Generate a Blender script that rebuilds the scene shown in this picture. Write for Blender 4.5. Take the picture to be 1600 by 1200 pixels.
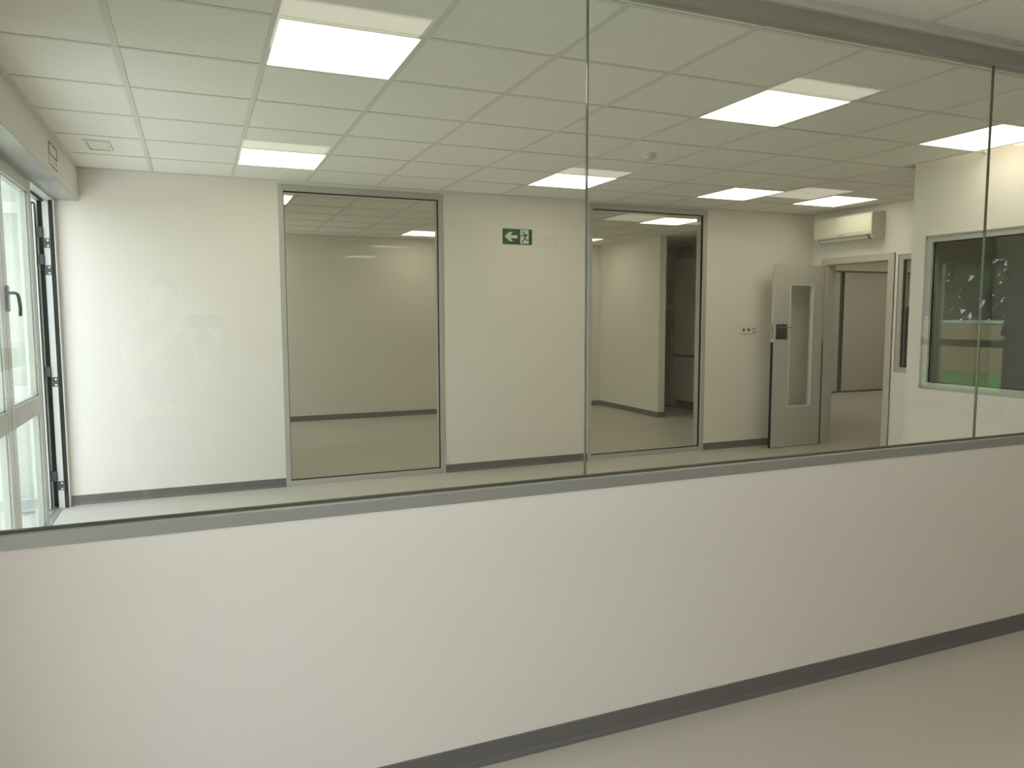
import bpy, bmesh, math, random
from mathutils import Vector, Matrix
random.seed(7)
SC = bpy.context.scene
for o in list(bpy.data.objects): bpy.data.objects.remove(o)
COL = SC.collection

# ------------------------------------------------------------------ camera
F_PX, YAW, PITCH, ROLL, EYE = 1168.8, 0.40035, -0.09057, -0.002666, 1.468
cy, sy = math.cos(YAW), math.sin(YAW)
fwd = Vector((sy*math.cos(PITCH), cy*math.cos(PITCH), math.sin(PITCH)))
rt = Vector((cy, -sy, 0)); up = rt.cross(fwd)
r2 = rt*math.cos(ROLL) + up*math.sin(ROLL); u2 = -rt*math.sin(ROLL) + up*math.cos(ROLL)
cd = bpy.data.cameras.new('camera'); cam = bpy.data.objects.new('camera', cd); COL.objects.link(cam)
cd.sensor_fit = 'HORIZONTAL'; cd.sensor_width = 36; cd.lens = F_PX/1600*36; cd.clip_start = 0.02; cd.clip_end = 200
M = Matrix((r2, u2, -fwd)).transposed().to_4x4(); M.translation = Vector((0, 0, EYE))
cam.matrix_world = M
SC.camera = cam

# ------------------------------------------------------------------ world, sun, exposure
LAMP = 3.75          # radiance of the ceiling panels
SKY = 4.3
w = bpy.data.worlds.new('sky'); SC.world = w; w.use_nodes = True
nt = w.node_tree; nt.nodes.clear()
tc = nt.nodes.new('ShaderNodeTexCoord'); sp = nt.nodes.new('ShaderNodeSeparateXYZ')
rp = nt.nodes.new('ShaderNodeValToRGB'); bg = nt.nodes.new('ShaderNodeBackground'); wo = nt.nodes.new('ShaderNodeOutputWorld')
nt.links.new(tc.outputs['Generated'], sp.inputs[0]); nt.links.new(sp.outputs['Z'], rp.inputs[0])
rp.color_ramp.elements[0].position = 0.0; rp.color_ramp.elements[0].color = (.86, .91, .99, 1)
rp.color_ramp.elements[1].position = 0.7; rp.color_ramp.elements[1].color = (.66, .75, .93, 1)
nt.links.new(rp.outputs[0], bg.inputs[0]); bg.inputs[1].default_value = SKY
nt.links.new(bg.outputs[0], wo.inputs[0])
sd = bpy.data.lights.new('sun', 'SUN'); sd.energy = 7.5; sd.angle = math.radians(1); sd.color = (1, .96, .88)
sun = bpy.data.objects.new('sun', sd); COL.objects.link(sun); sun.location = (-6, 12, 12)
sun.rotation_euler = Vector((-.03, .5, 1.0)).to_track_quat('Z', 'Y').to_euler()
SC.view_settings.view_transform = 'Standard'; SC.view_settings.look = 'None'
SC.view_settings.exposure = 0.22; SC.view_settings.gamma = 1; SC.view_settings.use_curve_mapping = False

# ------------------------------------------------------------------ materials
def new_mat(name):
    m = bpy.data.materials.new(name); m.use_nodes = True
    return m, m.node_tree, m.node_tree.nodes['Principled BSDF']
def mat(name, col, rough=.6, metal=0, noise=None, bump=None, emit=None, spec=None):
    m, n, b = new_mat(name)
    b.inputs['Base Color'].default_value = (*col, 1); b.inputs['Roughness'].default_value = rough; b.inputs['Metallic'].default_value = metal
    if spec is not None: b.inputs['Specular IOR Level'].default_value = spec
    if noise or bump:
        t = n.nodes.new('ShaderNodeTexCoord')
    if noise:
        sc, amt = noise
        x = n.nodes.new('ShaderNodeTexNoise'); x.inputs['Scale'].default_value = sc; x.inputs['Detail'].default_value = 4
        n.links.new(t.outputs['Object'], x.inputs['Vector'])
        r = n.nodes.new('ShaderNodeValToRGB')
        r.color_ramp.elements[0].position = .35; r.color_ramp.elements[1].position = .65
        r.color_ramp.elements[0].color = (*[c*(1-amt) for c in col], 1); r.color_ramp.elements[1].color = (*[min(1, c*(1+amt)) for c in col], 1)
        n.links.new(x.outputs['Fac'], r.inputs[0]); n.links.new(r.outputs[0], b.inputs['Base Color'])
    if bump:
        sc, amt = bump
        x = n.nodes.new('ShaderNodeTexNoise'); x.inputs['Scale'].default_value = sc; x.inputs['Detail'].default_value = 3
        n.links.new(t.outputs['Object'], x.inputs['Vector'])
        q = n.nodes.new('ShaderNodeBump'); q.inputs['Strength'].default_value = amt; q.inputs['Distance'].default_value = .002
        n.links.new(x.outputs['Fac'], q.inputs['Height']); n.links.new(q.outputs[0], b.inputs['Normal'])
    if emit:
        b.inputs['Emission Color'].default_value = (*emit[0], 1); b.inputs['Emission Strength'].default_value = emit[1]
    return m
def glass_mat(name, tint, rscale=1.0):
    """thin clear pane: transparent with an angle-dependent mirror (Schlick)."""
    m = bpy.data.materials.new(name); m.use_nodes = True; n = m.node_tree; n.nodes.clear()
    def N(t, **k):
        x = n.nodes.new(t)
        for a, v in k.items(): setattr(x, a, v)
        return x
    g = N('ShaderNodeNewGeometry'); d = N('ShaderNodeVectorMath', operation='DOT_PRODUCT')
    n.links.new(g.outputs['Incoming'], d.inputs[0]); n.links.new(g.outputs['Normal'], d.inputs[1])
    a = N('ShaderNodeMath', operation='ABSOLUTE'); n.links.new(d.outputs['Value'], a.inputs[0])
    s = N('ShaderNodeMath', operation='SUBTRACT'); s.inputs[0].default_value = 1; n.links.new(a.outputs[0], s.inputs[1])
    p = N('ShaderNodeMath', operation='POWER'); n.links.new(s.outputs[0], p.inputs[0]); p.inputs[1].default_value = 5
    q = N('ShaderNodeMath', operation='MULTIPLY_ADD'); n.links.new(p.outputs[0], q.inputs[0]); q.inputs[1].default_value = .96*rscale; q.inputs[2].default_value = .04*rscale
    t = N('ShaderNodeBsdfTransparent'); t.inputs[0].default_value = (*tint, 1)
    gl = N('ShaderNodeBsdfGlossy'); gl.inputs['Roughness'].default_value = 0.0; gl.inputs['Color'].default_value = (1, 1, 1, 1)
    mx = N('ShaderNodeMixShader'); o = N('ShaderNodeOutputMaterial')
    n.links.new(q.outputs[0], mx.inputs[0]); n.links.new(t.outputs[0], mx.inputs[1]); n.links.new(gl.outputs[0], mx.inputs[2]); n.links.new(mx.outputs[0], o.inputs[0])
    return m
def floor_mat():
    m, n, b = new_mat('vinyl_floor')
    t = n.nodes.new('ShaderNodeTexCoord')
    v = n.nodes.new('ShaderNodeTexVoronoi'); v.inputs['Scale'].default_value = 260
    x = n.nodes.new('ShaderNodeTexNoise'); x.inputs['Scale'].default_value = 90; x.inputs['Detail'].default_value = 6
    n.links.new(t.outputs['Object'], v.inputs['Vector']); n.links.new(t.outputs['Object'], x.inputs['Vector'])
    r = n.nodes.new('ShaderNodeValToRGB'); r.color_ramp.elements[0].position = .3; r.color_ramp.elements[1].position = .7
    r.color_ramp.elements[0].color = (.56, .515, .45, 1); r.color_ramp.elements[1].color = (.63, .585, .52, 1)
    n.links.new(x.outputs['Fac'], r.inputs[0])
    r2_ = n.nodes.new('ShaderNodeValToRGB'); r2_.color_ramp.elements[0].position = 0; r2_.color_ramp.elements[1].position = .12
    r2_.color_ramp.elements[0].color = (1.0, 1.0, 1.0, 1); r2_.color_ramp.elements[1].color = (0, 0, 0, 1)
    n.links.new(v.outputs['Distance'], r2_.inputs[0])
    mx = n.nodes.new('ShaderNodeMix'); mx.data_type = 'RGBA'
    n.links.new(r2_.outputs[0], mx.inputs[0]); n.links.new(r.outputs[0], mx.inputs[6]); mx.inputs[7].default_value = (.68, .66, .63, 1)
    n.links.new(mx.outputs[2], b.inputs['Base Color']); b.inputs['Roughness'].default_value = .38
    return m
WALL = mat('white_wall_paint', (.885, .825, .765), .75, bump=(220, .12))
CEIL = mat('ceiling_tile', (.92, .885, .825), .9, noise=(140, .03), bump=(300, .25))
TBAR = mat('white_ceiling_bar', (.76, .735, .68), .5)
FLOOR = floor_mat()
SKIRT = mat('grey_vinyl_skirting', (.165, .155, .145), .45)
ALU = mat('satin_aluminium', (.40, .40, .375), .38, .35)
ALUW = mat('white_aluminium', (.60, .60, .58), .4)
ALUG = mat('grey_aluminium_frame', (.52, .515, .48), .4, .1)
RUB = mat('black_gasket', (.010, .012, .012), .8, spec=.2)
GREYG = mat('dark_grey_gasket', (.09, .088, .072), .6)
BLK = mat('black_handle', (.012, .016, .018), .35)
STEEL = mat('brushed_steel', (.55, .54, .50), .25, .9)
SCREW = mat('zinc_screw', (.75, .75, .72), .3, .6)
GLASS = glass_mat('clear_glass', (.938, .963, .925), .85)
GLASSD = glass_mat('tinted_glass', (.95, .965, .94), .65)
GEDGE = mat('green_glass_edge', (.11, .12, .09), .4)
GEDGE2 = mat('polished_glass_edge', (.62, .68, .62), .15)
LAMPM = mat('lit_diffuser', (.9, .9, .85), .5, emit=((1, .92, .77), LAMP))
PLW = mat('white_plastic', (.78, .77, .72), .35)
PLC = mat('cream_plastic', (.80, .77, .66), .3)
PLG = mat('shaded_grey_plastic', (.42, .41, .38), .5)  # plain grey of the brand mark and data outlets
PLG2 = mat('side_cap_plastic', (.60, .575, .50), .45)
DARK = mat('dark_slot', (.03, .03, .028), .6)
DOORM = mat('grey_door_laminate', (.60, .57, .52), .5)
DFR = mat('grey_door_frame', (.62, .575, .50), .5)
SIGN = mat('exit_sign_green', (.018, .115, .055), .45)
SIGNW = mat('sign_white', (.76, .78, .68), .5)
CAB = mat('grey_cabinet_front', (.56, .53, .48), .5)
CAB2 = mat('dark_worktop', (.05, .05, .045), .5)
FRI = mat('greenish_grey_fridge', (.22, .25, .22), .35)
WARD = mat('beige_sliding_panel', (.62, .585, .53), .5)
WARDF = mat('brown_grey_profile', (.13, .115, .095), .4)
GRASS = mat('lawn_grass', (.09, .22, .045), .9, noise=(30, .35))
PAVE = mat('terrace_paving', (.60, .60, .58), .8, noise=(12, .08))
FENCE = mat('beige_garden_wall', (.60, .43, .27), .85, noise=(8, .1))
BARK = mat('tree_bark', (.08, .06, .04), .9, noise=(20, .3))
LEAF = mat('tree_leaves', (.035, .075, .02), .6, noise=(3, .4))
SKIN = mat('skin', (.55, .33, .23), .55)
SHIRT = mat('dark_grey_shirt', (.10, .10, .11), .85)
SHORT = mat('blue_grey_shorts', (.10, .12, .16), .85)
HAIR = mat('dark_hair', (.03, .022, .018), .7, noise=(80, .3))
SHOE = mat('dark_shoe', (.05, .05, .05), .6)
EYEW = mat('eye_white', (.8, .8, .78), .3)
LIP = mat('lips', (.42, .17, .14), .5)
WHEX = mat('exterior_white_render', (.50, .53, .52), .8)

# ------------------------------------------------------------------ helpers
def box(bm, x0, x1, y0, y1, z0, z1):
    if x0 > x1: x0, x1 = x1, x0
    if y0 > y1: y0, y1 = y1, y0
    if z0 > z1: z0, z1 = z1, z0
    v = [bm.verts.new(c) for c in [(x0,y0,z0),(x1,y0,z0),(x1,y1,z0),(x0,y1,z0),(x0,y0,z1),(x1,y0,z1),(x1,y1,z1),(x0,y1,z1)]]
    for f in [(0,3,2,1),(4,5,6,7),(0,1,5,4),(1,2,6,5),(2,3,7,6),(3,0,4,7)]: bm.faces.new([v[i] for i in f])
def prism(bm, pts, axis, a, b):
    """extrude a 2D polygon along axis ('x','y','z') from a to b."""
    def P(u, v, t): return {'x': (t, u, v), 'y': (u, t, v), 'z': (u, v, t)}[axis]
    A = [bm.verts.new(P(u, v, a)) for u, v in pts]; B = [bm.verts.new(P(u, v, b)) for u, v in pts]
    n = len(pts)
    bm.faces.new(A); bm.faces.new(B[::-1])
    for i in range(n): bm.faces.new((A[i], B[i], B[(i+1) % n], A[(i+1) % n]))
def cyl(bm, c, r, h, axis='z', n=24, r2=None):
    r2 = r if r2 is None else r2
    pa, pb = [], []
    for i in range(n):
        t = 2*math.pi*i/n; a, b = math.cos(t), math.sin(t)
        def P(rr, d):
            if axis == 'z': return (c[0]+rr*a, c[1]+rr*b, c[2]+d)
            if axis == 'y': return (c[0]+rr*a, c[1]+d, c[2]+rr*b)
            return (c[0]+d, c[1]+rr*a, c[2]+rr*b)
        pa.append(bm.verts.new(P(r, 0))); pb.append(bm.verts.new(P(r2, h)))
    bm.faces.new(pa); bm.faces.new(pb[::-1])
    for i in range(n): bm.faces.new((pa[i], pb[i], pb[(i+1) % n], pa[(i+1) % n]))
def tube(bm, pts, r, n=12):
    pts = [Vector(p) for p in pts]; rings = []
    for i, p in enumerate(pts):
        d = (pts[min(i+1, len(pts)-1)] - pts[max(i-1, 0)]).normalized()
        a = d.cross(Vector((0, 0, 1)) if abs(d.z) < .9 else Vector((1, 0, 0))).normalized(); b = d.cross(a)
        rings.append([bm.verts.new(p + (a*math.cos(2*math.pi*k/n) + b*math.sin(2*math.pi*k/n))*r) for k in range(n)])
    for A, B in zip(rings, rings[1:]):
        for k in range(n): bm.faces.new((A[k], A[(k+1) % n], B[(k+1) % n], B[k]))
    bm.faces.new(rings[0][::-1]); bm.faces.new(rings[-1])
def new(): return bmesh.new()
def obj(name, bm, m, parent=None, bevel=0, smooth=False):
    bmesh.ops.recalc_face_normals(bm, faces=bm.faces)
    me = bpy.data.meshes.new(name); bm.to_mesh(me); bm.free()
    for mm in (m if isinstance(m, (list, tuple)) else [m]): me.materials.append(mm)
    o = bpy.data.objects.new(name, me); COL.objects.link(o)
    if smooth:
        for p in me.polygons: p.use_smooth = True
    if bevel:
        b = o.modifiers.new('bevel', 'BEVEL'); b.width = bevel; b.segments = 2; b.limit_method = 'ANGLE'
    if parent is not None:
        o.parent = parent; o.matrix_parent_inverse = Matrix.Translation(-parent.location) if parent.type == 'EMPTY' and parent.parent is None else Matrix.Identity(4)
        if parent.type != 'EMPTY' or parent.parent is not None: o.matrix_parent_inverse = Matrix.Identity(4)
    return o
def boxes(name, bl, m, parent=None, bevel=0):
    bm = new()
    for b in bl: box(bm, *b)
    return obj(name, bm, m, parent, bevel)
def struct(o): o['kind'] = 'structure'; return o
def thing(name, label, cat, loc=(0, 0, 0), group=None, kind=None):
    o = bpy.data.objects.new(name, None); COL.objects.link(o); o.location = loc; o.empty_display_size = .1
    if kind: o['kind'] = kind
    o['label'] = label; o['category'] = cat
    if group: o['group'] = group
    return o
def sempty(name, loc=(0, 0, 0)):
    o = bpy.data.objects.new(name, None); COL.objects.link(o); o.location = loc; o['kind'] = 'structure'; o.empty_display_size = .1
    return o
def tag(o, label, cat, group=None, kind=None):
    o['label'] = label; o['category'] = cat
    if group: o['group'] = group
    if kind: o['kind'] = kind
    return o
def wall_hole(name, axis, p0, p1, a0, a1, z0, z1, holes, m=WALL):
    """wall slab: thickness p0..p1 across, length a0..a1 along; holes (b0,b1,c0,c1) cut out."""
    bm = new(); ed = sorted({a0, a1, *[h[0] for h in holes], *[h[1] for h in holes]})
    for s, e in zip(ed, ed[1:]):
        mid = (s+e)/2; hh = sorted([(h[2], h[3]) for h in holes if h[0] < mid < h[1]])
        z = z0
        for c0, c1 in hh + [(z1, z1)]:
            if c0 > z + 1e-6:
                if axis == 'x': box(bm, s, e, p0, p1, z, c0)
                else: box(bm, p0, p1, s, e, z, c0)
            z = c1
    bmesh.ops.remove_doubles(bm, verts=bm.verts, dist=1e-5)
    return struct(obj(name, bm, m))

# ------------------------------------------------------------------ dimensions
H = 2.601; WALLTOP = 2.78
YP0, YP1 = 2.19, 2.242        # glazed partition
YF0, YF1 = 6.64, 6.76        # far wall
XL = -.935                   # inner face of the garden door frame
XB = -.78                    # beam face
X1, X2 = 5.16, 6.557
GX = [-.264 + .5917*i for i in range(-3, 22)]

# ------------------------------------------------------------------ floor, roof
struct(boxes('floor', [(-1.06, 10.1, -4.1, 2.2, -.12, 0), (-1.06, 13.2, 2.2, 11.0, -.12, 0)], FLOOR))
struct(boxes('ceiling', [(-1.20, 10.25, -4.22, 2.2, 2.78, 2.92), (-1.20, 13.3, 2.2, 11.1, 2.78, 2.92)], WALL)).name = 'ceiling'
# threshold strip of the garden doors
struct(boxes('trim_1', [(-1.045, -.985, 2.7, 6.64, .0, .006), (-1.045, -1.03, 2.7, 6.64, .006, .012)], ALU))

# ------------------------------------------------------------------ walls
W1 = (.683, 2.133, .0, 2.578); W2 = (3.639, 5.078, .0, 2.585)
wall_hole('wall_far', 'x', YF0, YF1, -1.06, 6.68, 0, WALLTOP, [W1, W2])
DO = (5.60, 6.44, 0, 2.045); SW = (4.62, 5.50, .888, 2.073)
wall_hole('wall_right', 'y', X2, X2+.12, YP1+1.92, YF0, 0, WALLTOP, [DO, SW])
WB = (2.62, 4.095, .900, 2.068)
wall_hole('wall_right.001', 'y', X1, X1+.12, YP1, 4.21, 0, WALLTOP, [WB])
struct(boxes('wall_right.002', [(X1+.12, X2, 4.11, 4.21, 0, WALLTOP), (X2, 13.1, 4.11, 4.21, 0, WALLTOP)], WALL))
# dark room behind the big window of the right wall
struct(boxes('wall_right.003', [(8.9, 9.0, YP1, 4.11, 0, WALLTOP)], WALL))
struct(boxes('wall_right.004', [(X1, 10.1, YP0, YP1, 0, WALLTOP)], WALL))
# low wall below the glazed partition
struct(boxes('wall_near', [(XB, X1, YP0, YP1, 0, .883)], WALL))
# left side: pier, beam, near room
struct(boxes('wall_left', [(-1.06, XB, 1.55, 3.62, 0, 2.357), (-1.06, XB, -4.1, -1.35, 0, 2.357)], WALL))
struct(boxes('wall_left.001', [(-1.06, XB, -4.1, YF0, 2.357, WALLTOP)], WALL))
struct(boxes('wall_back', [(-1.06, 10.1, -4.22, -4.1, 0, WALLTOP)], WALL))
GD = (-3.60, -2.20, 0, 2.3)
wall_hole('wall_right.005', 'y', 10.0, 10.1, -4.1, YP0, 0, WALLTOP, [GD])
# room behind the far wall
struct(boxes('wall_back.001', [(-1.06, 7.77, 10.77, 10.89, 0, WALLTOP)], WALL))
wall_hole('wall_left.002', 'y', -1.06, -.94, YF1, 10.77, 0, WALLTOP, [(9.0, 10.6, 0, 2.357)])  # unseen opening added to let daylight into the far room
dB = sempty('door_7', (-1.0, 9.8, 0))  # unseen glazed door added in that opening for daylight
struct(boxes('wall_right.006', [(6.14, 6.25, 9.09, 10.77, 0, WALLTOP)], WALL))
struct(boxes('wall_right.007', [(6.68, 6.80, YF0, 8.9, 0, WALLTOP), (6.80, 7.77, 8.78, 8.9, 0, WALLTOP), (7.65, 7.77, 8.9, 10.77, 0, WALLTOP)], WALL))
# corridor behind the open door
struct(boxes('wall_back.002', [(7.77, 13.2, 10.72, 10.84, 0, WALLTOP), (7.77, 13.1, 10.60, 10.72, 2.30, WALLTOP)], WALL))
struct(boxes('wall_right.008', [(13.1, 13.22, 4.11, 10.72, 0, WALLTOP)], WALL))

# ------------------------------------------------------------------ ceilings
def ceiling(x0, x1, y0, y1, gx, gy, lights, cut=None):
    """suspended ceiling: tiles, T bars, wall angle. lights = cells left free."""
    xs = [x0] + [g for g in gx if x0+.02 < g < x1-.02] + [x1]; ys = [y0] + [g for g in gy if y0+.02 < g < y1-.02] + [y1]
    bt, bb = new(), new()
    inside = lambda x, y: not (cut and cut[0] < x < cut[1] and cut[2] < y < cut[3])
    for a, b in zip(xs, xs[1:]):
        for c, d in zip(ys, ys[1:]):
            mx, my = (a+b)/2, (c+d)/2
            if not inside(mx, my): continue
            if any(abs(mx-l[0]) < .2 and abs(my-l[1]) < .2 for l in lights): continue
            box(bt, a+.003, b-.003, c+.003, d-.003, H+.0035, H+.018)
    for g in xs[1:-1]:
        y1_ = y1
        box(bb, g-.0135, g+.0135, y0, y1_, H, H+.003) if inside(g, y1-.1) else box(bb, g-.0135, g+.0135, cut[3] if y0 > cut[2]-.5 else y0, y1_ if y0 > cut[2]-.5 else cut[2], H, H+.003)
        if inside(g, y1-.1): box(bb, g-.004, g+.004, y0, y1_, H+.003, H+.03)
    for g in ys[1:-1]:
        xe = x1 if inside(x1-.1, g) else cut[0]
        box(bb, x0, xe, g-.0115, g+.0115, H+.0002, H+.0032); box(bb, x0, xe, g-.004, g+.004, H+.003, H+.0298)
    for (a, b, c, d) in [(x0, x1, y0, y0+.024), (x0, x1, y1-.024, y1), (x0, x0+.024, y0, y1), (x1-.024, x1, y0, y1)]:
        if cut and (a > cut[0]-.3 or (c < cut[2]+.1 and b > cut[0])):
            if a > cut[0]-.3: c = max(c, cut[3])
            else: b = cut[0]
        box(bb, a, b, c, d, H-.0005, H+.0028)
    o = struct(obj('ceiling', bt, CEIL)); obj('grid', bb, TBAR, o)
    return o
CX = lambda i: -.264 + .5917*(i+.5)
GYM = [3.662 + .6*i for i in range(-3, 6)]
LM = [(CX(1), 3.362), (CX(1), 5.762), (CX(5), 5.762), (CX(5), 3.362), (CX(8), 5.762), (CX(10), 5.762), (CX(8), 3.362)]
ceiling(XB, X2, YP1, YF0, GX, GYM, LM, cut=(X1, X2+1, 0, 4.21))
NX = -.012; GYN = [1.58 + .585*i for i in range(-11, 2)]
LN = [(CX(i)+NX, y) for i in (1, 5, 9) for y in (1.58-.2925, 1.58-.585*4.5)]
ceiling(XB, 10.0, -4.1, YP0, [g+NX for g in GX], GYN, LN)
GYB = [7.40 + .6*i for i in range(-2, 7)]
LB = [(CX(1), 7.70), (CX(5), 7.70), (CX(9), 7.70), (CX(1), 10.10), (CX(5), 10.10), (CX(9), 10.10)]
ceiling(-.94, 7.65, YF1, 10.77, GX, GYB, LB, cut=(6.68, 8, 0, 8.9))
LC = [(9.2, 6.4), (11.0, 8.8), (8.6, 8.8)]
ceiling(6.80, 13.1, 4.21, 8.78, [6.9+.6*i for i in range(11)], [4.3+.6*i for i in range(8)], [(9.3, 6.4), (9.3, 8.2)])
ceiling(7.77, 13.1, 8.78, 10.60, [7.5+.6*i for i in range(10)], [8.5+.6*i for i in range(4)], [(11.4, 9.4), (9.0, 9.4), (10.2, 9.4), (12.6, 9.4)])
ceiling(X1+.12, 8.9, YP1, 4.11, GX, GYM, [])
LC = [(9.3, 6.4), (11.4, 9.4), (9.0, 9.4), (9.3, 8.2), (10.2, 9.4), (12.6, 9.4)]  # unseen panels added to brighten the corridor

def make_light(name='ceiling_light', s=(.5917, .6)):
    t = thing(name, '', 'ceiling light', (0, 0, H))
    hx, hy = s[0]/2-.006, s[1]/2-.006; f = .012
    bm = new()
    for b in [(-hx, hx, -hy, -hy+f, -.0015, .03), (-hx, hx, hy-f, hy, -.0015, .03), (-hx, -hx+f, -hy+f, hy-f, -.0015, .03), (hx-f, hx, -hy+f, hy-f, -.0015, .03)]: box(bm, *b)
    fr = obj('frame', bm, PLW, None); fr.parent = t
    bm = new(); box(bm, -hx+f, hx-f, -hy+f, hy-f, .001, .02)
    df = obj('diffuser', bm, LAMPM, None); df.parent = t
    return t
L0 = make_light()
def copy_thing(t):
    c = t.copy(); COL.objects.link(c)
    for ch in t.children:
        d = ch.copy(); COL.objects.link(d); d.parent = c; d.matrix_parent_inverse = ch.matrix_parent_inverse.copy()
        for g in ch.children:
            e = g.copy(); COL.objects.link(e); e.parent = d
    return c
LABM = ['lit square ceiling panel nearest the camera on the left side, largest in the picture',
        'lit square ceiling panel just above the left tall window of the far wall',
        'lit square ceiling panel crossed by the left glass joint, above the green exit sign',
        'large lit square ceiling panel in the centre right, in front of the smoke detector',
        'lit square ceiling panel above the far right window, left of the air conditioner light',
        'lit square ceiling panel right in front of the wall air conditioner',
        'lit square ceiling panel at the right edge, crossed by the right glass joint']
LABN = [(a+' lit square ceiling panel in the near room, %s' % b) for a in ('left', 'middle', 'right') for b in ('beside the glass partition', 'behind the camera')]
LABB = ['lit square panel in the far room at the left edge of the left window', 'lit square panel in the far room behind the exit sign wall',
        'lit square panel at the top of the right tall window', 'lit square panel at the far left end of the far room',
        'lit square panel in the far room at the right edge of the left window', 'small lit panel in the far room at the left edge of the right window']
LABC = ['lit square panel in the corridor just behind the open door', 'lit square panel in the corridor before the beige sliding panels', 'lit square panel in the corridor before the left sliding panel', 'lit square panel in the middle of the corridor between the other two rows', 'lit square panel in the corridor before the middle sliding panel', 'lit square panel at the far right end of the corridor']
first = True
for pos, labs, grp in ((LM, LABM, 'ceiling panels of the middle room'), (LN, LABN, 'ceiling panels of the near room'), (LB, LABB, 'ceiling panels of the far room'), (LC, LABC, 'ceiling panels of the corridor')):
    for (x, y), lb in zip(pos, labs):
        t = L0 if first else copy_thing(L0); first = False
        t.location = (x, y, H); t.scale = (1, .972 if pos is LN else 1, 1); t['label'] = lb; t['group'] = grp

# ------------------------------------------------------------------ skirtings
def skirt(name, runs):
    """runs: (axis, pos, side, a0, a1): front face faces side"""
    bm = new()
    for ax, p, s, a0, a1 in runs:
        prof = [(0, 0), (.012*s, 0), (.009*s, .012), (.004*s, .02), (.004*s, .073), (.002*s, .076), (0, .076)]
        if ax == 'x': prism(bm, [(p+u, v) for u, v in prof], 'x', a0, a1)
        else: prism(bm, [(p+u, v) for u, v in prof], 'y', a0, a1)
    return struct(obj(name, bm, SKIRT))
skirt('baseboard_far', [('x', YF0, -1, XL, .683), ('x', YF0, -1, 2.133, 3.639), ('x', YF0, -1, 5.078, X2)])
skirt('baseboard_near', [('x', YP0, -1, XB, 10.0)])
skirt('baseboard_back', [('x', 10.77, -1, -.94, 6.14), ('y', 6.14, -1, 9.09, 10.77), ('x', 9.09, -1, 6.14, 6.25), ('y', 6.68, -1, YF1, 8.9)])
skirt('baseboard_right', [('y', X2, -1, 4.21, 5.535), ('y', X1, -1, YP1, 4.21)])
skirt('baseboard_left', [('x', YF0, -1, -3.2, -1.08)])

# ------------------------------------------------------------------ glazed partition
struct(boxes('wall_far', [(-3.2, -1.06, YF0, YF1, -.012, WALLTOP)], WHEX))
r = sempty('window_1', (XB, YP0, .883))
bm = new()
prism(bm, [(YP0-.003, .883), (YP0-.003, .9195), (YP0-.0015, .9215), (YP1, .9215), (YP1, .883)], 'x', XB, X1)
rail = obj('window_sill', bm, ALU, r)
boxes('gasket', [(XB, X1, YP0+.016, YP0+.0195, .9215, .9235), (XB, X1, YP0+.0305, YP0+.0515, .9215, .9235)], GREYG, r)
bm = new()
prism(bm, [(YP0-.004, 2.517), (YP0-.004, 2.5735), (YP1+.004, 2.5735), (YP1+.004, 2.517)], 'x', XB, X1)
obj('window_head', bm, ALU, r)
GP0, GP1 = YP0+.020, YP0+.030
js = [XB, 1.206, 3.150, X1]
for k in range(3):
    a, b = js[k]+(.0021 if k else .002), js[k+1]-.0021
    g = boxes('glass_pane', [(a, b, GP0, GP1, .922, 2.5165)], GLASS, r)
for k in (1, 2):
    j = js[k]
    bm = new(); box(bm, j-.0020, j-.0007, GP0, GP1, .922, 2.5165); box(bm, j+.0007, j+.0020, GP0, GP1, .922, 2.5165); e = obj('glass_edge', bm, GEDGE, r)
    bm = new(); box(bm, j-.00065, j+.00065, GP0+.001, GP1-.001, .922, 2.5165); obj('glass_joint', bm, GEDGE2, r)
struct(boxes('trim_2', [(XB, X1, YP0, YP1, 2.5735, WALLTOP)], WALL))
struct(boxes('trim_3', [(XB, 10.0, YP0-.014, YP0, 2.578, 2.60)], TBAR))

# ------------------------------------------------------------------ far wall windows
def far_window(name, h, glass=GLASS):
    x0, x1, z0, z1 = h; r = sempty(name, (x0, YF0, 0)); f = .045; y0, y1 = YF0-.004, YF1+.004
    fb = new()
    z0 = .0
    for b in [(x0, x0+f, y0, y1, z0, z1), (x1-f, x1, y0, y1, z0, z1), (x0+f, x1-f, y0, y1, z0, z0+f), (x0+f, x1-f, y0, y1, z1-.055, z1)]: box(fb, *b)
    obj('window_frame', fb, ALUG, r, bevel=.0015)
    bm = new()
    for b in [(x0+f, x0+f+.006, y0+.02, y0+.045, z0+f, z1-.055), (x1-f-.006, x1-f, y0+.02, y0+.045, z0+f, z1-.055), (x0+f, x1-f, y0+.02, y0+.045, z0+f, z0+f+.006), (x0+f, x1-f, y0+.02, y0+.045, z1-.061, z1-.055)]: box(bm, *b)
    obj('glazing_bead', bm, RUB, r)
    boxes('glass_pane', [(x0+f+.001, x1-f-.001, y0+.028, y0+.037, z0+f+.001, z1-.056)], glass, r)
far_window('window_2', W1, GLASSD); far_window('window_3', W2, GLASSD)

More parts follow.
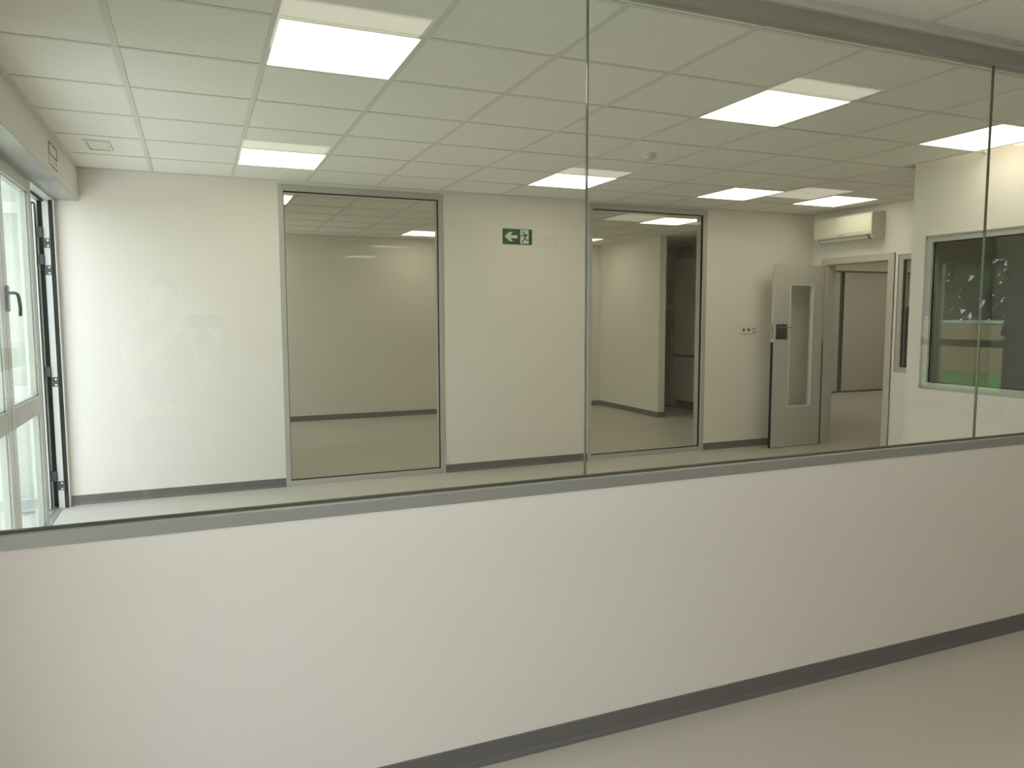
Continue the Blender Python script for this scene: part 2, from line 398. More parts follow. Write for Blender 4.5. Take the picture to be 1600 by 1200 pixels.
# ------------------------------------------------------------------ right wall windows
def side_window(name, X, h, f=.052):
    y0, y1, z0, z1 = h; r = sempty(name, (X, y0, z0)); a, b = X+.012, X+.075
    bm = new()
    for q in [(a, b, y0, y0+f, z0, z1), (a, b, y1-f, y1, z0, z1), (a, b, y0+f, y1-f, z0, z0+f), (a, b, y0+f, y1-f, z1-f, z1)]: box(bm, *q)
    obj('window_frame', bm, ALUG, r, bevel=.0015)
    bm = new(); g = .006
    for q in [(a+.02, a+.03, y0+f, y0+f+g, z0+f, z1-f), (a+.02, a+.03, y1-f-g, y1-f, z0+f, z1-f), (a+.02, a+.03, y0+f, y1-f, z0+f, z0+f+g), (a+.02, a+.03, y0+f, y1-f, z1-f-g, z1-f)]: box(bm, *q)
    obj('glazing_bead', bm, RUB, r)
    boxes('glass_pane', [(a+.021, a+.029, y0+f+.001, y1-f-.001, z0+f+.001, z1-f-.001)], GLASS, r)
side_window('window_4', X1, WB); side_window('window_5', X2, SW)
o = struct(boxes('trim_4', [(X1-.002, X1+.012, 2.62, 2.628, .9, 2.068), (X1-.002, X1+.012, 4.087, 4.095, .9, 2.068), (X1-.002, X1+.012, 2.628, 4.087, .9, .908), (X1-.002, X1+.012, 2.628, 4.087, 2.060, 2.068)], ALUG))

# ------------------------------------------------------------------ garden doors on the left
def leaf(r, y0, y1, xa, xb, zt=2.335, z0=.012, glass=GLASS):
    """one glazed leaf in the plane x, glass panes above and below the mid rail"""
    s = .085; bm = new()
    for q in [(xa, xb, y0, y0+s, z0, zt), (xa, xb, y1-s, y1, z0, zt), (xa, xb, y0+s, y1-s, zt-.075, zt), (xa, xb, y0+s, y1-s, .85, .965), (xa, xb, y0+s, y1-s, z0, z0+.10)]: box(bm, *q)
    lf = obj('leaf_frame', bm, ALUW, r, bevel=.003)
    bm = new(); g = .008; m_ = (xa+xb)/2
    for za, zb in ((z0+.10, .85), (.965, zt-.075)):
        for q in [(m_-.012, m_+.018, y0+s, y0+s+g, za, zb), (m_-.012, m_+.018, y1-s-g, y1-s, za, zb), (m_-.012, m_+.018, y0+s, y1-s, za, za+g), (m_-.012, m_+.018, y0+s, y1-s, zb-g, zb)]: box(bm, *q)
    obj('glazing_bead', bm, ALUG, r)
    for za, zb in ((z0+.10, .85), (.965, zt-.075)):
        boxes('glass_pane', [(m_-.012, m_+.008, y0+s+.001, y1-s-.001, za+.001, zb-.001)], glass, r)
d1 = sempty('door_1', (-1.0, 4.8, 0))
leaf(d1, 4.80, 5.70, -1.0, XL)
bm = new(); box(bm, XL-.001, XL+.014, 4.805, 4.855, 1.50, 1.64); hp = obj('handle', bm, BLK, d1, bevel=.004)
bm = new(); tube(bm, [(XL+.01, 4.83, 1.60), (XL+.045, 4.83, 1.60), (XL+.056, 4.83, 1.590), (XL+.060, 4.83, 1.57), (XL+.064, 4.83, 1.52), (XL+.062, 4.83, 1.475)], .0085); obj('lever', bm, BLK, d1, smooth=True)
bm = new(); box(bm, -.985, -.95, 5.70, 5.712, 2.215, 2.315); box(bm, -.985, -.95, 5.70, 5.712, .80, .90); obj('bolt_plate', bm, BLK, d1, bevel=.002)
d2 = sempty('door_2', (-1.0, 3.7, 0)); leaf(d2, 3.70, 4.79, -1.0, XL)
struct(boxes('trim_8', [(XL, XB+.001, 3.62, 6.64, 2.351, 2.357)], ALU))
# outer frame with jamb, head, hinges
fr = sempty('trim_5', (-1.0, 6.6, 0))
boxes('door_frame', [(-1.01, -.97, 6.56, 6.64, 0, 2.357), (-.942, XL, 6.572, 6.64, 0, 2.357), (-1.06, XL, 3.62, 3.70, 0, 2.357), (-1.06, -1.045, 6.59, 6.64, 0, 2.357)], ALUW, fr, bevel=.002)
boxes('door_head', [(-1.01, XL, 3.70, 6.56, 2.337, 2.357), (-1.06, -1.01, 3.62, 6.64, 2.337, 2.357)], ALUG, fr)
boxes('gasket', [(-.97, -.942, 6.575, 6.64, 0, 2.357), (-1.045, -1.01, 6.60, 6.64, 0, 2.337), (-1.012, -1.0, 5.72, 6.56, 2.325, 2.337)], RUB, fr)
for z in (2.06, 1.86, 1.02, .22):
    h = boxes('hinge', [(-1.045, -1.012, 6.535, 6.60, z, z+.075), (-1.012, -.972, 6.553, 6.56, z-.075, z-.005)], BLK, fr, bevel=.002)
    bm = new(); cyl(bm, (-.982, 6.553, z-.062), .006, -.002, 'y', 10); cyl(bm, (-.982, 6.553, z-.020), .006, -.002, 'y', 10); obj('screw', bm, SCREW, h)
# second leaf folded outwards against the terrace wall
d3 = sempty('door_3', (-1.06, 6.5, 0))
bm = new(); s = .07
x0_, x1_ = -1.95, -1.052; ya, yb = 6.50, 6.56
for q in [(x0_, x0_+s, ya, yb, .012, 2.30), (x1_-s, x1_, ya, yb, .012, 2.30), (x0_+s, x1_-s, ya, yb, 2.22, 2.30), (x0_+s, x1_-s, ya, yb, .85, .965), (x0_+s, x1_-s, ya, yb, .012, .11)]: box(bm, *q)
obj('leaf_frame', bm, ALUW, d3, bevel=.003)
boxes('gasket', [(x1_, x1_+.006, ya+.012, ya+.020, .012, 2.30), (x1_-.02, x1_-.012, ya-.002, ya, .012, 2.30), (x1_-.04, x1_, ya-.003, ya+.05, 2.30, 2.312)], RUB, d3)
for za, zb in ((.11, .85), (.965, 2.22)): boxes('glass_pane', [(x0_+s, x1_-s, ya+.02, ya+.04, za, zb)], GLASS, d3)
leaf(dB, 9.01, 9.79, -1.03, -.965, zt=2.35); leaf(dB, 9.81, 10.59, -1.03, -.965, zt=2.35)
# near room garden door on the left wall
d4 = sempty('door_4', (-1.0, .1, 0)); leaf(d4, -1.33, .09, -1.0, XL); leaf(d4, .11, 1.53, -1.0, XL)
struct(boxes('trim_6', [(-1.06, XL, -1.35, -1.33, 0, 2.357), (-1.06, XL, 1.53, 1.55, 0, 2.357), (-1.01, XL, -1.33, 1.53, 2.337, 2.357)], ALUW))
# garden door in the right wall of the near room (seen mirrored in the glass)
d5 = sempty('door_5', (10.0, -3.0, 0))
bm = new()
for a, b in ((-3.60, -3.30), (-3.28, -2.20)):
    for q in [(10.01, 10.07, a, a+.07, 0, 2.3), (10.01, 10.07, b-.07, b, 0, 2.3), (10.01, 10.07, a+.07, b-.07, 2.22, 2.3), (10.01, 10.07, a+.07, b-.07, 1.02, 1.12), (10.01, 10.07, a+.07, b-.07, 0, .42)]: box(bm, *q)  # bottom rail made tall to keep the lawn's reflection off the wall
obj('leaf_frame', bm, ALUG, d5)
for a, b in ((-3.60, -3.30), (-3.28, -2.20)):
    for za, zb in ((.42, 1.02), (1.12, 2.22)): boxes('glass_pane', [(10.035, 10.045, a+.07, b-.07, za, zb)], GLASS, d5)
bm = new(); box(bm, 9.995, 10.012, -2.28, -2.24, 1.2, 1.32); tube(bm, [(9.995, -2.26, 1.28), (9.96, -2.26, 1.28), (9.955, -2.26, 1.27), (9.955, -2.26, 1.19)], .008); obj('handle', bm, STEEL, d5)

# ------------------------------------------------------------------ inner door (open, grey)
d6 = sempty('door_6', (X2, 6.44, 0))
bm = new(); a, b = X2-.012, X2+.13
for q in [(a, a+.014, 6.42, 6.495, 0, 2.10), (a, a+.014, 5.535, 5.61, 0, 2.10), (a, a+.014, 5.61, 6.42, 2.03, 2.10), (a+.0141, b, 6.42, 6.44, 0, 2.045), (a+.0141, b, 5.60, 5.62, 0, 2.045), (a+.0141, b, 5.62, 6.42, 2.025, 2.045)]: box(bm, *q)
obj('door_frame', bm, DFR, d6, bevel=.0015)
bm = new(); box(bm, a+.012, a+.02, 5.528, 5.535, 0, 2.10); obj('shadow_gap', bm, WARDF, d6)  # solid dark strip painted as the shadow line beside the frame
# leaf in its own frame: u runs from hinge to free edge
HX, HY = 6.53, 6.425; ang = math.atan2(6.420-HY, 5.74-HX)   # direction of the leaf
LW, LT = .71, .04
leafE = bpy.data.objects.new('leaf', None)
def lobj(name, bl, m, bevel=0, par=None):
    """boxes in leaf space (u along leaf, v thickness towards the far wall, z)"""
    bm = new()
    for q in bl: box(bm, *q)
    ca, sa = math.cos(ang), math.sin(ang)
    for v in bm.verts:
        u, t, z = v.co; v.co = (HX + u*ca + t*sa, HY + u*sa - t*ca, z)
    return obj(name, bm, m, par or d6, bevel)
GU0, GU1, GZ0, GZ1 = .16, .48, .46, 1.80
lobj('leaf', [(0, GU0, 0, LT, .006, 2.02), (GU1, LW, 0, LT, .006, 2.02), (GU0, GU1, 0, LT, .006, GZ0), (GU0, GU1, 0, LT, GZ1, 2.02)], DOORM)
lobj('glass_bead', [(GU0-.008, GU0+.003, -.003, LT+.006, GZ0-.008, GZ1+.008), (GU1-.003, GU1+.008, -.003, LT+.006, GZ0-.008, GZ1+.008), (GU0, GU1, -.003, LT+.006, GZ0-.008, GZ0+.003), (GU0, GU1, -.003, LT+.006, GZ1-.003, GZ1+.008)], PLW, .002)
lobj('glass_pane', [(GU0+.004, GU1-.004, .016, .024, GZ0+.004, GZ1-.004)], GLASSD)
lobj('edge_guard', [(LW, LW+.006, .003, LT-.003, .006, 1.175), (.0, .008, -.004, 0, .006, 1.18), (0, LW, .001, LT-.001, 0.0, .0055)], RUB)
lk = lobj('lock_plate', [(LW, LW+.002, .010, .030, 1.215, 1.385)], STEEL)
lobj('latch', [(LW+.002, LW+.012, .012, .028, 1.275, 1.300)], STEEL, .002, lk)
hp = lobj('handle_plate', [(.525, .680, -.006, 0, 1.205, 1.372)], mat('dark_bronze_plate', (.10, .095, .085), .35, .5), .002)
hl = lobj('handle', [(.50, .665, -.055, -.040, 1.330, 1.342), (.65, .665, -.042, -.006, 1.330, 1.342)], STEEL, .003)

# ------------------------------------------------------------------ corridor sliding panels
for k, (a, b) in enumerate([(8.2, 9.68), (9.70, 11.19), (11.29, 12.95)]):
    t = thing('sliding_door', ['beige sliding door panel farthest left in the corridor, mostly hidden', 'narrow visible beige sliding panel on the left in the doorway', 'wide beige sliding door panel on the right seen through the open doorway'][k], 'sliding door', (a, 10.66, 0), 'sliding panels in the corridor')
    boxes('door_panel', [(a, b, 10.62, 10.66, .03, 2.27)], WARD, t, bevel=.002)
    boxes('edge_profile', [(b, b+.012, 10.612, 10.662, .03, 2.27), (a-.008, a, 10.612, 10.662, .03, 2.27)], WARDF, t)
    boxes('bottom_profile', [(a, b, 10.614, 10.664, 0, .03)], WARDF, t)
struct(boxes('trim_7', [(11.202, 11.282, 10.645, 10.72, 0, 2.27), (7.77, 13.1, 10.605, 10.70, 2.275, 2.30)], WARDF))

# ------------------------------------------------------------------ air conditioner
ac = thing('air_conditioner', 'cream white wall mounted air conditioner above the grey inner door', 'air conditioner', (X2, 6.05, 2.23))
Y0, Y1 = 5.668, 6.44; XF = 6.362
prof = [(X2-.001, 2.262), (X2-.001, 2.528), (X2-.06, 2.532), (X2-.16, 2.522), (XF+.010, 2.508), (XF+.001, 2.495), (XF, 2.45), (XF, 2.38), (XF+.003, 2.33), (XF+.012, 2.300), (XF+.066, 2.242), (XF+.10, 2.238), (X2-.03, 2.244)]
bm = new(); prism(bm, prof, 'y', Y0+.006, Y1-.006); obj('body', bm, PLC, ac, bevel=.004)
side = [(X2-.001, 2.258), (X2-.001, 2.530), (XF+.012, 2.510), (XF+.003, 2.495), (XF+.003, 2.33), (XF+.013, 2.298), (XF+.064, 2.241), (X2-.03, 2.240)]
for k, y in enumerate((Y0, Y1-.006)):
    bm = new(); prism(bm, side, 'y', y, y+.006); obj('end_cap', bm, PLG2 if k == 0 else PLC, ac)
def slope_strip(t0, t1, h0, h1, ya, yb, nm, m):
    P, Q = Vector((XF+.012, 2.300)), Vector((XF+.066, 2.242)); d = Q-P; n = Vector((d.y, -d.x)).normalized()
    if n.y > 0: n = -n
    bm = new(); prism(bm, [tuple(P+d*t0+n*h0), tuple(P+d*t1+n*h0), tuple(P+d*t1+n*h1), tuple(P+d*t0+n*h1)], 'y', ya, yb); return obj(nm, bm, m, ac)
slope_strip(.18, .90, -.004, .0012, Y0+.055, Y1-.045, 'air_outlet', DARK)
slope_strip(.27, .82, .0005, .0035, Y0+.075, Y1-.055, 'air_flap', PLW)
bm = new(); box(bm, XF-.001, XF+.003, 6.035, 6.085, 2.316, 2.322); obj('brand_mark', bm, PLG, ac)
boxes('indicator', [(XF+.013, XF+.02, 5.70, 5.715, 2.278, 2.286)], DARK, ac); boxes('indicator', [(XF+.05, XF+.057, 5.70, 5.715, 2.248, 2.256)], DARK, ac)

# ------------------------------------------------------------------ socket block
so = thing('wall_socket', 'white double socket with data outlets on the far wall beside the grey door', 'socket', (5.65, YF0, 1.3))
boxes('socket_plate', [(5.543, 5.765, YF0-.011, YF0, 1.268, 1.345)], PLW, so, bevel=.004)
for x in (5.585, 5.653):
    bm = new(); cyl(bm, (x, YF0-.012, 1.310), .021, .001, 'y', 24); ring = obj('socket_ring', bm, PLW, so)
    bm = new(); cyl(bm, (x, YF0-.0135, 1.310), .016, .0015, 'y', 20); obj('socket_hole', bm, DARK, so)
for z in (1.287, 1.322):
    boxes('data_outlet', [(5.708, 5.75, YF0-.013, YF0-.011, z-.009, z+.009)], PLG, so)

# ------------------------------------------------------------------ exit sign
es = thing('exit_sign', 'green and white emergency exit sign with left arrow and running figure', 'sign', (2.868, YF0, 2.22))
SX0, SX1, SZ0, SZ1 = 2.716, 3.021, 2.147, 2.293
boxes('backing', [(SX0-.006, SX1+.006, YF0-.003, YF0, SZ0-.006, SZ1+.006)], SIGNW, es)
boxes('sign_board', [(SX0, SX1, YF0-.006, YF0-.003, SZ0, SZ1)], SIGN, es)
def SP(u, v): return (SX0 + (u-165)/(1350-165)*(SX1-SX0), SZ1 - (v-(200+(u-165)*.042))/640*(SZ1-SZ0))
def flat(name, polys, m, d, par):
    bm = new()
    for p in polys: prism(bm, [SP(*q) for q in p], 'y', YF0-.006-d, YF0-.006)
    return obj(name, bm, m, par)
flat('arrow', [[(240,520),(430,345),(580,345),(470,475),(755,480),(750,610),(470,600),(585,740),(440,720)]], SIGNW, .0008, es)
dw = flat('doorway', [[(872,258),(1205,262),(1215,832),(872,832)]], SIGNW, .0008, es)
dots = [(995+38*math.cos(t*math.pi/8), 355+40*math.sin(t*math.pi/8)) for t in range(16)]
fg = flat('running_figure', [dots,
   [(1010,425),(1120,428),(1150,450),(1085,560),(1020,560),(1015,470)],
   [(1010,425),(1030,470),(955,520),(870,535),(868,500),(935,480)],
   [(1110,428),(1150,440),(1172,520),(1150,530),(1105,470)],
   [(1020,550),(1060,600),(980,760),(960,800),(925,790),(940,740),(1010,610)],
   [(1040,540),(1085,540),(1110,655),(1215,665),(1215,705),(1080,700)]], SIGN, .0014, es)
flat('small_print', [[(190+i*34,760),(214+i*34,760),(214+i*34,790),(190+i*34,790)] for i in range(5)], mat('faint_sign_print', (.16, .30, .2), .5), .0006, es)

es2 = copy_thing(es); es2['label'] = 'green exit sign on the near room back wall, mirrored beside the real sign'; es2.rotation_euler = (0, 0, math.pi)
es2.location = (4.07, -4.1, 2.385)
# small framed notice on the beam
ns = thing('notice_plate', 'small white framed sign on the beam face above the garden door', 'sign', (XB, 5.53, 2.46))
boxes('backing', [(XB, XB+.006, 5.39, 5.67, 2.400, 2.538)], PLW, ns)
boxes('border', [(XB+.006, XB+.008, 5.39, 5.67, 2.532, 2.538), (XB+.006, XB+.008, 5.39, 5.67, 2.462, 2.470), (XB+.006, XB+.008, 5.39, 5.398, 2.47, 2.532), (XB+.006, XB+.008, 5.66, 5.67, 2.47, 2.532), (XB+.006, XB+.008, 5.40, 5.67, 2.400, 2.405)], mat('grey_green_print', (.09, .11, .08), .6), ns)
boxes('print', [(XB+.006, XB+.0065, 5.44+.045*i, 5.47+.045*i, 2.425+.012*(i % 2), 2.433+.012*(i % 2)) for i in range(4)] + [(XB+.006, XB+.0065, 5.62, 5.655, 2.425, 2.45)], mat('pale_green_print', (.38, .42, .36), .6), ns)

# smoke detector, emergency light
sd_ = thing('smoke_detector', 'small round white smoke detector on the ceiling between the lit panels', 'smoke detector', (3.0, 4.60, H))
bm = new(); cyl(bm, (3.0, 4.60, H+.0035), .055, -.018, 'z', 32, .052); obj('base', bm, PLW, sd_, smooth=False)
bm = new(); cyl(bm, (3.0, 4.60, H-.0145), .047, -.022, 'z', 32, .036); obj('sensor_head', bm, PLW, sd_)
bm = new(); cyl(bm, (3.02, 4.57, H-.0365), .004, -.001, 'z', 10); obj('indicator', bm, DARK, sd_)
el = thing('emergency_light', 'small rectangular white emergency light in the ceiling near the garden doors', 'emergency light', (-.54, 5.73, H))
boxes('frame', [(-.615, -.465, 5.585, 5.60, H-.008, H+.0035), (-.615, -.465, 5.865, 5.88, H-.008, H+.0035), (-.615, -.60, 5.60, 5.865, H-.008, H+.0035), (-.48, -.465, 5.60, 5.865, H-.008, H+.0035)], PLW, el)
boxes('diffuser', [(-.596, -.484, 5.604, 5.861, H-.004, H+.0035)], PLC, el)

# ------------------------------------------------------------------ kitchen niche
fr_ = thing('fridge', 'dark greenish tall fridge half hidden by the wall end in the far room', 'fridge', (7.3, 10.3, 0))
boxes('body', [(6.99, 7.64, 9.96, 10.60, .03, 1.62)], FRI, fr_, bevel=.004)
boxes('freezer_door', [(6.95, 6.985, 9.96, 10.60, 1.205, 1.62)], FRI, fr_, bevel=.004)
boxes('fridge_door', [(6.95, 6.985, 9.96, 10.60, .06, 1.192)], FRI, fr_, bevel=.004)
boxes('foot', [(7.0, 7.6, 10.0, 10.56, 0, .03)], DARK, fr_)
for k, (a, b) in enumerate([(9.50, 9.945), (9.05, 9.495)]):
    t = thing('base_cabinet', ['grey base cabinet next to the fridge in the dark kitchen niche', 'grey base cabinet right of the first one, at the window edge'][k], 'cabinet', (7.3, a, 0), 'kitchen base cabinets')
    boxes('body', [(7.02, 7.64, a, b, .14, .83)], CAB, t); boxes('plinth', [(7.08, 7.6, a, b, 0, .14)], DARK, t)
    dr = boxes('door', [(6.998, 7.018, a+.002, b-.002, .145, .828)], CAB, t, bevel=.002)
    boxes('handle', [(6.985, 6.998, a+.03, a+.04, .62, .76)], STEEL, dr)
o = boxes('worktop', [(6.985, 7.64, 9.05, 9.95, .832, .862)], CAB2); tag(o, 'thin dark worktop over the grey base cabinets', 'worktop')
t = thing('tall_wall_cabinet', 'plain grey wall cabinet standing above the dark worktop', 'cabinet', (7.3, 9.5, .864))
boxes('body', [(7.03, 7.64, 9.06, 9.945, .864, 2.34)], CAB, t); boxes('door', [(7.0, 7.028, 9.06, 9.945, .868, 2.34)], CAB, t, bevel=.002)
# added slant-topped dark board filling an unidentified dark shape behind the narrow side window
bm = new(); prism(bm, [(4.95, .0), (5.9, .0), (5.9, 1.93), (4.95, 1.43)], 'y', 6.9, 6.98)
t = obj('dark_screen', bm, mat('dark_screen_cloth', (.035, .032, .028), .8)); t.location = (2.6, -.6, 0)
tag(t, 'dark panel with slanted top edge seen through the narrow side window', 'screen')

# ------------------------------------------------------------------ outside
struct(boxes('ground', [(-40, -9.1, -40, 40, -.4, -.05), (-8.7, -6.2, -40, 11.1, -.4, -.05), (-8.7, -1.2, 11.2, 40, -.4, -.05), (33, 60, -40, 40, -.4, -.25)], GRASS)).name = 'floor_lawn'
o = bpy.data.objects['floor_lawn']; o.name = 'lawn'; o['kind'] = 'stuff'; tag(o, 'green lawn around the building, glimpsed through the glazing', 'lawn')
struct(boxes('floor', [(-6.2, -1.06, -12, YF0, -.3, -.012), (-6.2, -3.2, YF0, 11.1, -.3, -.012), (-3.2, -1.06, YF1, 11.1, -.3, -.012)], PAVE))
o = boxes('lawn', [(10.1, 18.46, -30, 12, -.4, -.03)], GRASS); tag(o, 'strip of green lawn mirrored in the glass partition', 'lawn', kind='stuff')
def gwall(name, x, y0, y1, lb):
    t = thing(name, lb, 'garden wall', (x, (y0+y1)/2, 0))
    boxes('wall_body', [(x, x+.2, y0, y1, -.1, 1.25)], FENCE, t); boxes('coping', [(x-.03, x+.23, y0, y1, 1.25, 1.33)], PLW, t)
gwall('garden_wall', 18.5, -16, 4, 'beige garden wall with pale coping mirrored in the right glass pane')
gwall('garden_wall', -9.0, -14, 20, 'beige garden wall outside the left garden doors')
def tree(x, y, h, sd, lb):
    rnd = random.Random(sd); t = thing('garden_tree', lb, 'tree', (x, y, 0), 'trees behind the garden wall')
    bm = new()
    tube(bm, [(x, y, -.2), (x+.05, y, h*.3), (x-.05, y+.05, h*.6), (x, y, h*.85)], .13, 10)
    for k in range(7):
        a = rnd.uniform(0, 6.3); z = h*rnd.uniform(.3, .7); l = h*.25
        tube(bm, [(x, y, z), (x+math.cos(a)*l*.5, y+math.sin(a)*l*.5, z+l*.3), (x+math.cos(a)*l, y+math.sin(a)*l, z+l*.5)], .045, 6)
    obj('trunk', bm, BARK, t)
    bm = new()
    for k in range(2600):
        while True:
            p = Vector((rnd.uniform(-1, 1), rnd.uniform(-1, 1), rnd.uniform(-1, 1)))
            if p.length < 1: break
        c = Vector((x, y, h*.62)) + Vector((p.x*h*.36, p.y*h*.36, p.z*h*.46))
        n = Vector((rnd.uniform(-1, 1), rnd.uniform(-1, 1), rnd.uniform(-.3, 1))).normalized(); a = n.orthogonal().normalized(); b = n.cross(a); s = rnd.uniform(.09, .17)
        v = [bm.verts.new(c+a*s), bm.verts.new(c+b*s*.5+n*.02), bm.verts.new(c-a*s), bm.verts.new(c-b*s*.5+n*.02)]; bm.faces.new(v)
    obj('crown', bm, LEAF, t)
for i, (x, y, h) in enumerate([(25.0, -15.0, 6.2), (25.4, -9.4, 7), (24.6, -4.2, 5.8), (30.5, -12.4, 8.6), (30.5, -5.2, 8)]):
    tree(x, y, h, i+3, ['small leafy tree farthest left in the mirrored garden', 'leafy tree in the middle behind the mirrored hedge', 'smallest leafy tree right behind the mirrored hedge', 'tall leafy tree in the back row of the mirrored garden, left', 'tall leafy tree in the back row of the mirrored garden, right'][i])

rnd = random.Random(11); bm = new()
for k in range(10000):
    x = 20 + rnd.random()**2*1.6; y = rnd.uniform(-16, -5); z = rnd.uniform(-.1, 6.2 + .5*math.sin(y*1.3))
    n = Vector((-1, rnd.uniform(-1, 1), rnd.uniform(-.6, 1))).normalized(); a = n.orthogonal().normalized(); b = n.cross(a); q = rnd.uniform(.09, .19); c = Vector((x, y, z))
    bm.faces.new([bm.verts.new(c+a*q), bm.verts.new(c+b*q*.6+n*.03), bm.verts.new(c-a*q), bm.verts.new(c-b*q*.6+n*.03)])
t = thing('hedge', 'tall dark green hedge along the mirrored garden wall', 'hedge', (20.5, -10.5, 0))
obj('foliage', bm, LEAF, t)
bm = new()
for k in range(12): cyl(bm, (20.9, -15.5+k*.9, -.3), .06, 4.5, 'z', 8, .03)
obj('stem', bm, BARK, t)
# ------------------------------------------------------------------ photographer (mirrored faintly in the glass)
def skin(name, chains, m, par, sub=2):
    """chains: list of lists of (x,y,z,rx[,ry]); points with the same position are welded; first point is the root"""
    vs, es, rad, key = [], [], [], {}
    def vid(p):
        k = tuple(round(c, 4) for c in p[:3])
        if k not in key: key[k] = len(vs); vs.append(p[:3]); rad.append((p[3], p[4] if len(p) > 4 else p[3]))
        return key[k]
    for c in chains:
        ids = [vid(p) for p in c]
        es += list(zip(ids, ids[1:]))
    me = bpy.data.meshes.new(name); me.from_pydata(vs, es, []); o = bpy.data.objects.new(name, me); COL.objects.link(o)
    me.materials.append(m)
    o.modifiers.new('skin', 'SKIN')
    for i, sv in enumerate(me.skin_vertices[0].data): sv.radius = rad[i]; sv.use_root = (i == 0)
    s = o.modifiers.new('sub', 'SUBSURF'); s.levels = sub; s.render_levels = sub
    o.modifiers['skin'].use_smooth_shade = True
    if par is not None:
        o.parent = par; o.matrix_parent_inverse = Matrix.Translation(-par.location)
    return o
PX, PY = -.16, -.36
ph = thing('person', 'person in dark shirt and shorts holding up a phone, mirrored faintly in the glass', 'person', (PX, PY, 0))
pel = (PX, PY, .92, .155, .115)
def arm(s, el, wr, hand):
    return [(PX, PY, 1.36, .15, .105), (PX+s*.10, PY, 1.39, .075), (PX+s*.185, PY+.01, 1.365, .058), (*el, .041), ((el[0]+wr[0])/2, (el[1]+wr[1])/2, (el[2]+wr[2])/2, .038), (*wr, .024), (*hand, .030, .016)]
rw, rh = (.155, -.085, 1.405), (.150, -.045, 1.440); re_ = (.155, -.27, 1.16)
lw, lh = (-.10, -.085, 1.40), (-.075, -.045, 1.435); le_ = (-.33, -.22, 1.17)
legs = []
for s in (-1, 1):
    legs.append([pel, (PX+s*.095, PY, .85, .095), (PX+s*.10, PY+.01, .50, .060), (PX+s*.10, PY-.02, .30, .055), (PX+s*.10, PY-.01, .09, .036), (PX+s*.105, PY+.07, .045, .040, .03), (PX+s*.11, PY+.15, .035, .034, .022)])
body = [pel, (PX, PY, 1.05, .145, .105), (PX, PY, 1.20, .155, .11), (PX, PY, 1.36, .15, .105), (PX, PY-.005, 1.455, .055), (PX, PY+.01, 1.52, .052)]
bo = skin('body', [body, arm(1, re_, rw, rh), arm(-1, le_, lw, lh)] + legs, SKIN, ph)
# head
bm = new()
bmesh.ops.create_uvsphere(bm, u_segments=32, v_segments=24, radius=1)
HC = Vector((PX, PY+.035, 1.595))
for v in bm.verts:
    x, y, z = v.co
    wx = .076*(1 - .22*max(0, -z)**1.5); wy = .098*(1-.12*max(0, -z)); zz = z*.118
    ny = y*wy
    if y > .2: ny += .022*math.exp(-((x*3.6)**2) - ((z+.12)*4.2)**2)*1.0      # nose
    if y > .3: ny -= .012*math.exp(-((abs(x)-.42)*5)**2 - ((z-.08)*6)**2)       # eye sockets
    if y > .3: ny += .008*math.exp(-((x*3)**2) - ((z+.78)*5)**2)              # chin
    v.co = (HC.x + x*wx, HC.y + ny, HC.z + zz)
obj('head', bm, SKIN, ph, smooth=True)
bm = new()
bmesh.ops.create_uvsphere(bm, u_segments=32, v_segments=20, radius=1)
for v in bm.verts:
    x, y, z = v.co; lim = .25 if y > .35 else -.35
    if z < lim: z = lim; k = .93
    else: k = 1.0
    v.co = (HC.x+x*.083*k, HC.y-.008+y*.103*k, HC.z+.008+z*.122)
obj('hair', bm, HAIR, ph, smooth=True)
for s in (-1, 1):
    bm = new(); bmesh.ops.create_uvsphere(bm, u_segments=16, v_segments=12, radius=1)
    for v in bm.verts: v.co = (HC.x+s*.078+v.co.x*.010, HC.y-.005+v.co.y*.020, HC.z-.005+v.co.z*.032)
    obj('ear', bm, SKIN, ph, smooth=True)
    bm = new(); bmesh.ops.create_uvsphere(bm, u_segments=12, v_segments=8, radius=.011); bmesh.ops.translate(bm, verts=bm.verts, vec=(HC.x+s*.031, HC.y+.079, HC.z+.010)); e = obj('eye', bm, EYEW, ph, smooth=True)
    bm = new(); cyl(bm, (HC.x+s*.031, HC.y+.0895, HC.z+.010), .005, .0015, 'y', 12); obj('iris', bm, HAIR, ph)
bm = new(); bmesh.ops.create_uvsphere(bm, u_segments=14, v_segments=8, radius=1)
for v in bm.verts: v.co = (HC.x+v.co.x*.022, HC.y+.087+v.co.y*.006, HC.z-.052+v.co.z*.007)
obj('mouth', bm, LIP, ph, smooth=True)
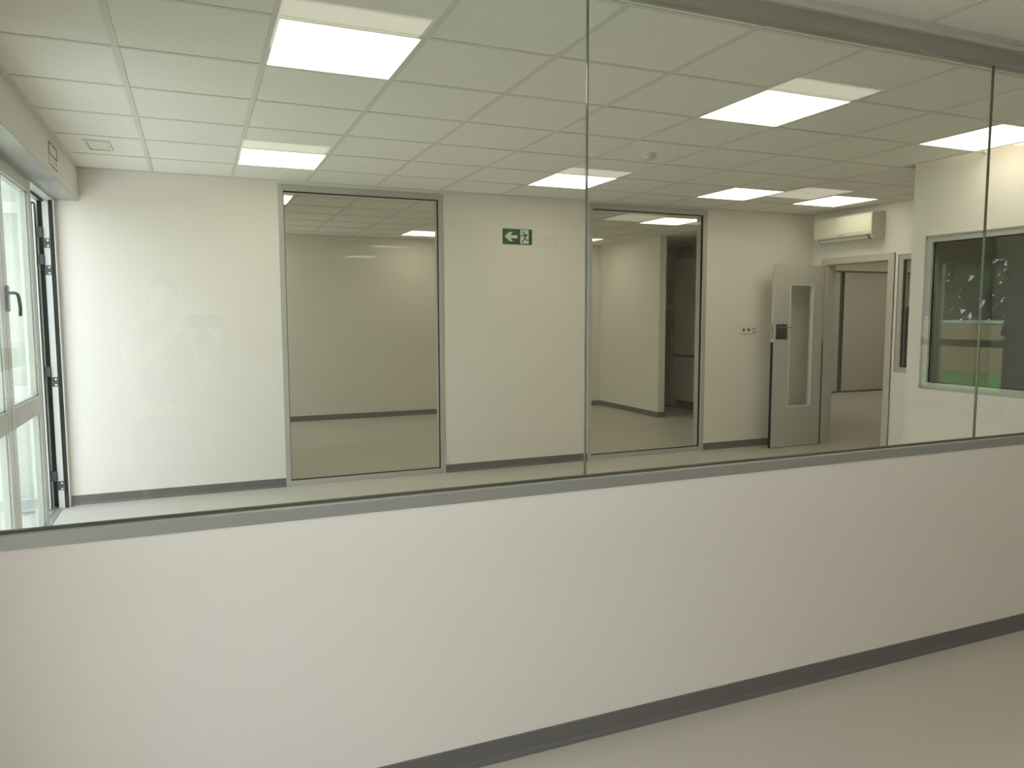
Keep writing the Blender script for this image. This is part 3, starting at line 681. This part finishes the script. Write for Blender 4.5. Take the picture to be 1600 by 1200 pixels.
skin('shirt', [[(PX, PY, .93, .165, .13), (PX, PY, 1.05, .16, .125), (PX, PY, 1.20, .168, .128), (PX, PY, 1.345, .163, .118), (PX, PY, 1.41, .11, .085), (PX, PY, 1.435, .07, .07)],
               [(PX, PY, 1.345, .163, .118), (PX+.12, PY, 1.385, .088), (PX+.19, PY+.0, 1.35, .074), (.10, -.31, 1.25, .066)],
               [(PX, PY, 1.345, .163, .118), (PX-.12, PY, 1.385, .088), (PX-.19, PY+.0, 1.35, .074), (PX-.18, -.30, 1.25, .066)]], SHIRT, ph)
skin('shorts', [[(PX, PY, .955, .163, .125), (PX, PY, .87, .165, .13), (PX-.095, PY, .78, .115), (PX-.10, PY+.005, .50, .088)], [(PX, PY, .87, .165, .13), (PX+.095, PY, .78, .115), (PX+.10, PY+.005, .50, .088)]], SHORT, ph)
for s in (-1, 1):
    skin('shoe', [[(PX+s*.10, PY-.05, .052, .045, .05), (PX+s*.105, PY+.05, .048, .047, .046), (PX+s*.115, PY+.17, .038, .042, .034)]], SHOE, ph)
# phone, landscape, its lens just behind the viewpoint
po = thing('phone', 'dark phone held up sideways by the mirrored person', 'phone', (.035, -.018, EYE))
boxes('phone_body', [(-.022, .138, -.018, -.010, EYE-.062, EYE+.012)], BLK, po, bevel=.003)
bm = new(); cyl(bm, (0, -.010, EYE), .006, .0015, 'y', 20); obj('lens', bm, RUB, po)
def finger(pts, r, par=bo): 
    o = skin('finger', [[(*p, r*(1-.08*i)) for i, p in enumerate(pts)]], SKIN, ph, 2); return o
for k, (dz, l, r) in enumerate([(.030, .0, .0085), (.012, .004, .009), (-.006, .002, .0088), (-.022, -.006, .0078)]):
    z = 1.432+dz
    finger([(.150, -.040, z-.004), (.158+l*.3, -.022, z), (.152+l*.3, -.006, z+.002), (.130+l, -.003, z+.002)], r)
    finger([(-.072, -.040, z-.012), (-.060-l*.3, -.022, z-.012), (-.044-l*.3, -.006, z-.010), (-.030, -.003, z-.010)] if k != 0 else [(-.072, -.040, z-.02), (-.055, -.030, z-.01), (-.035, -.026, z-.004), (-.015, -.024, z-.002)], r)
finger([(.146, -.052, 1.42), (.132, -.040, 1.425), (.112, -.028, 1.43), (.092, -.0265, 1.436)], .0105)
finger([(-.076, -.052, 1.41), (-.055, -.042, 1.41), (-.034, -.030, 1.415), (-.012, -.0285, 1.42)], .0105)
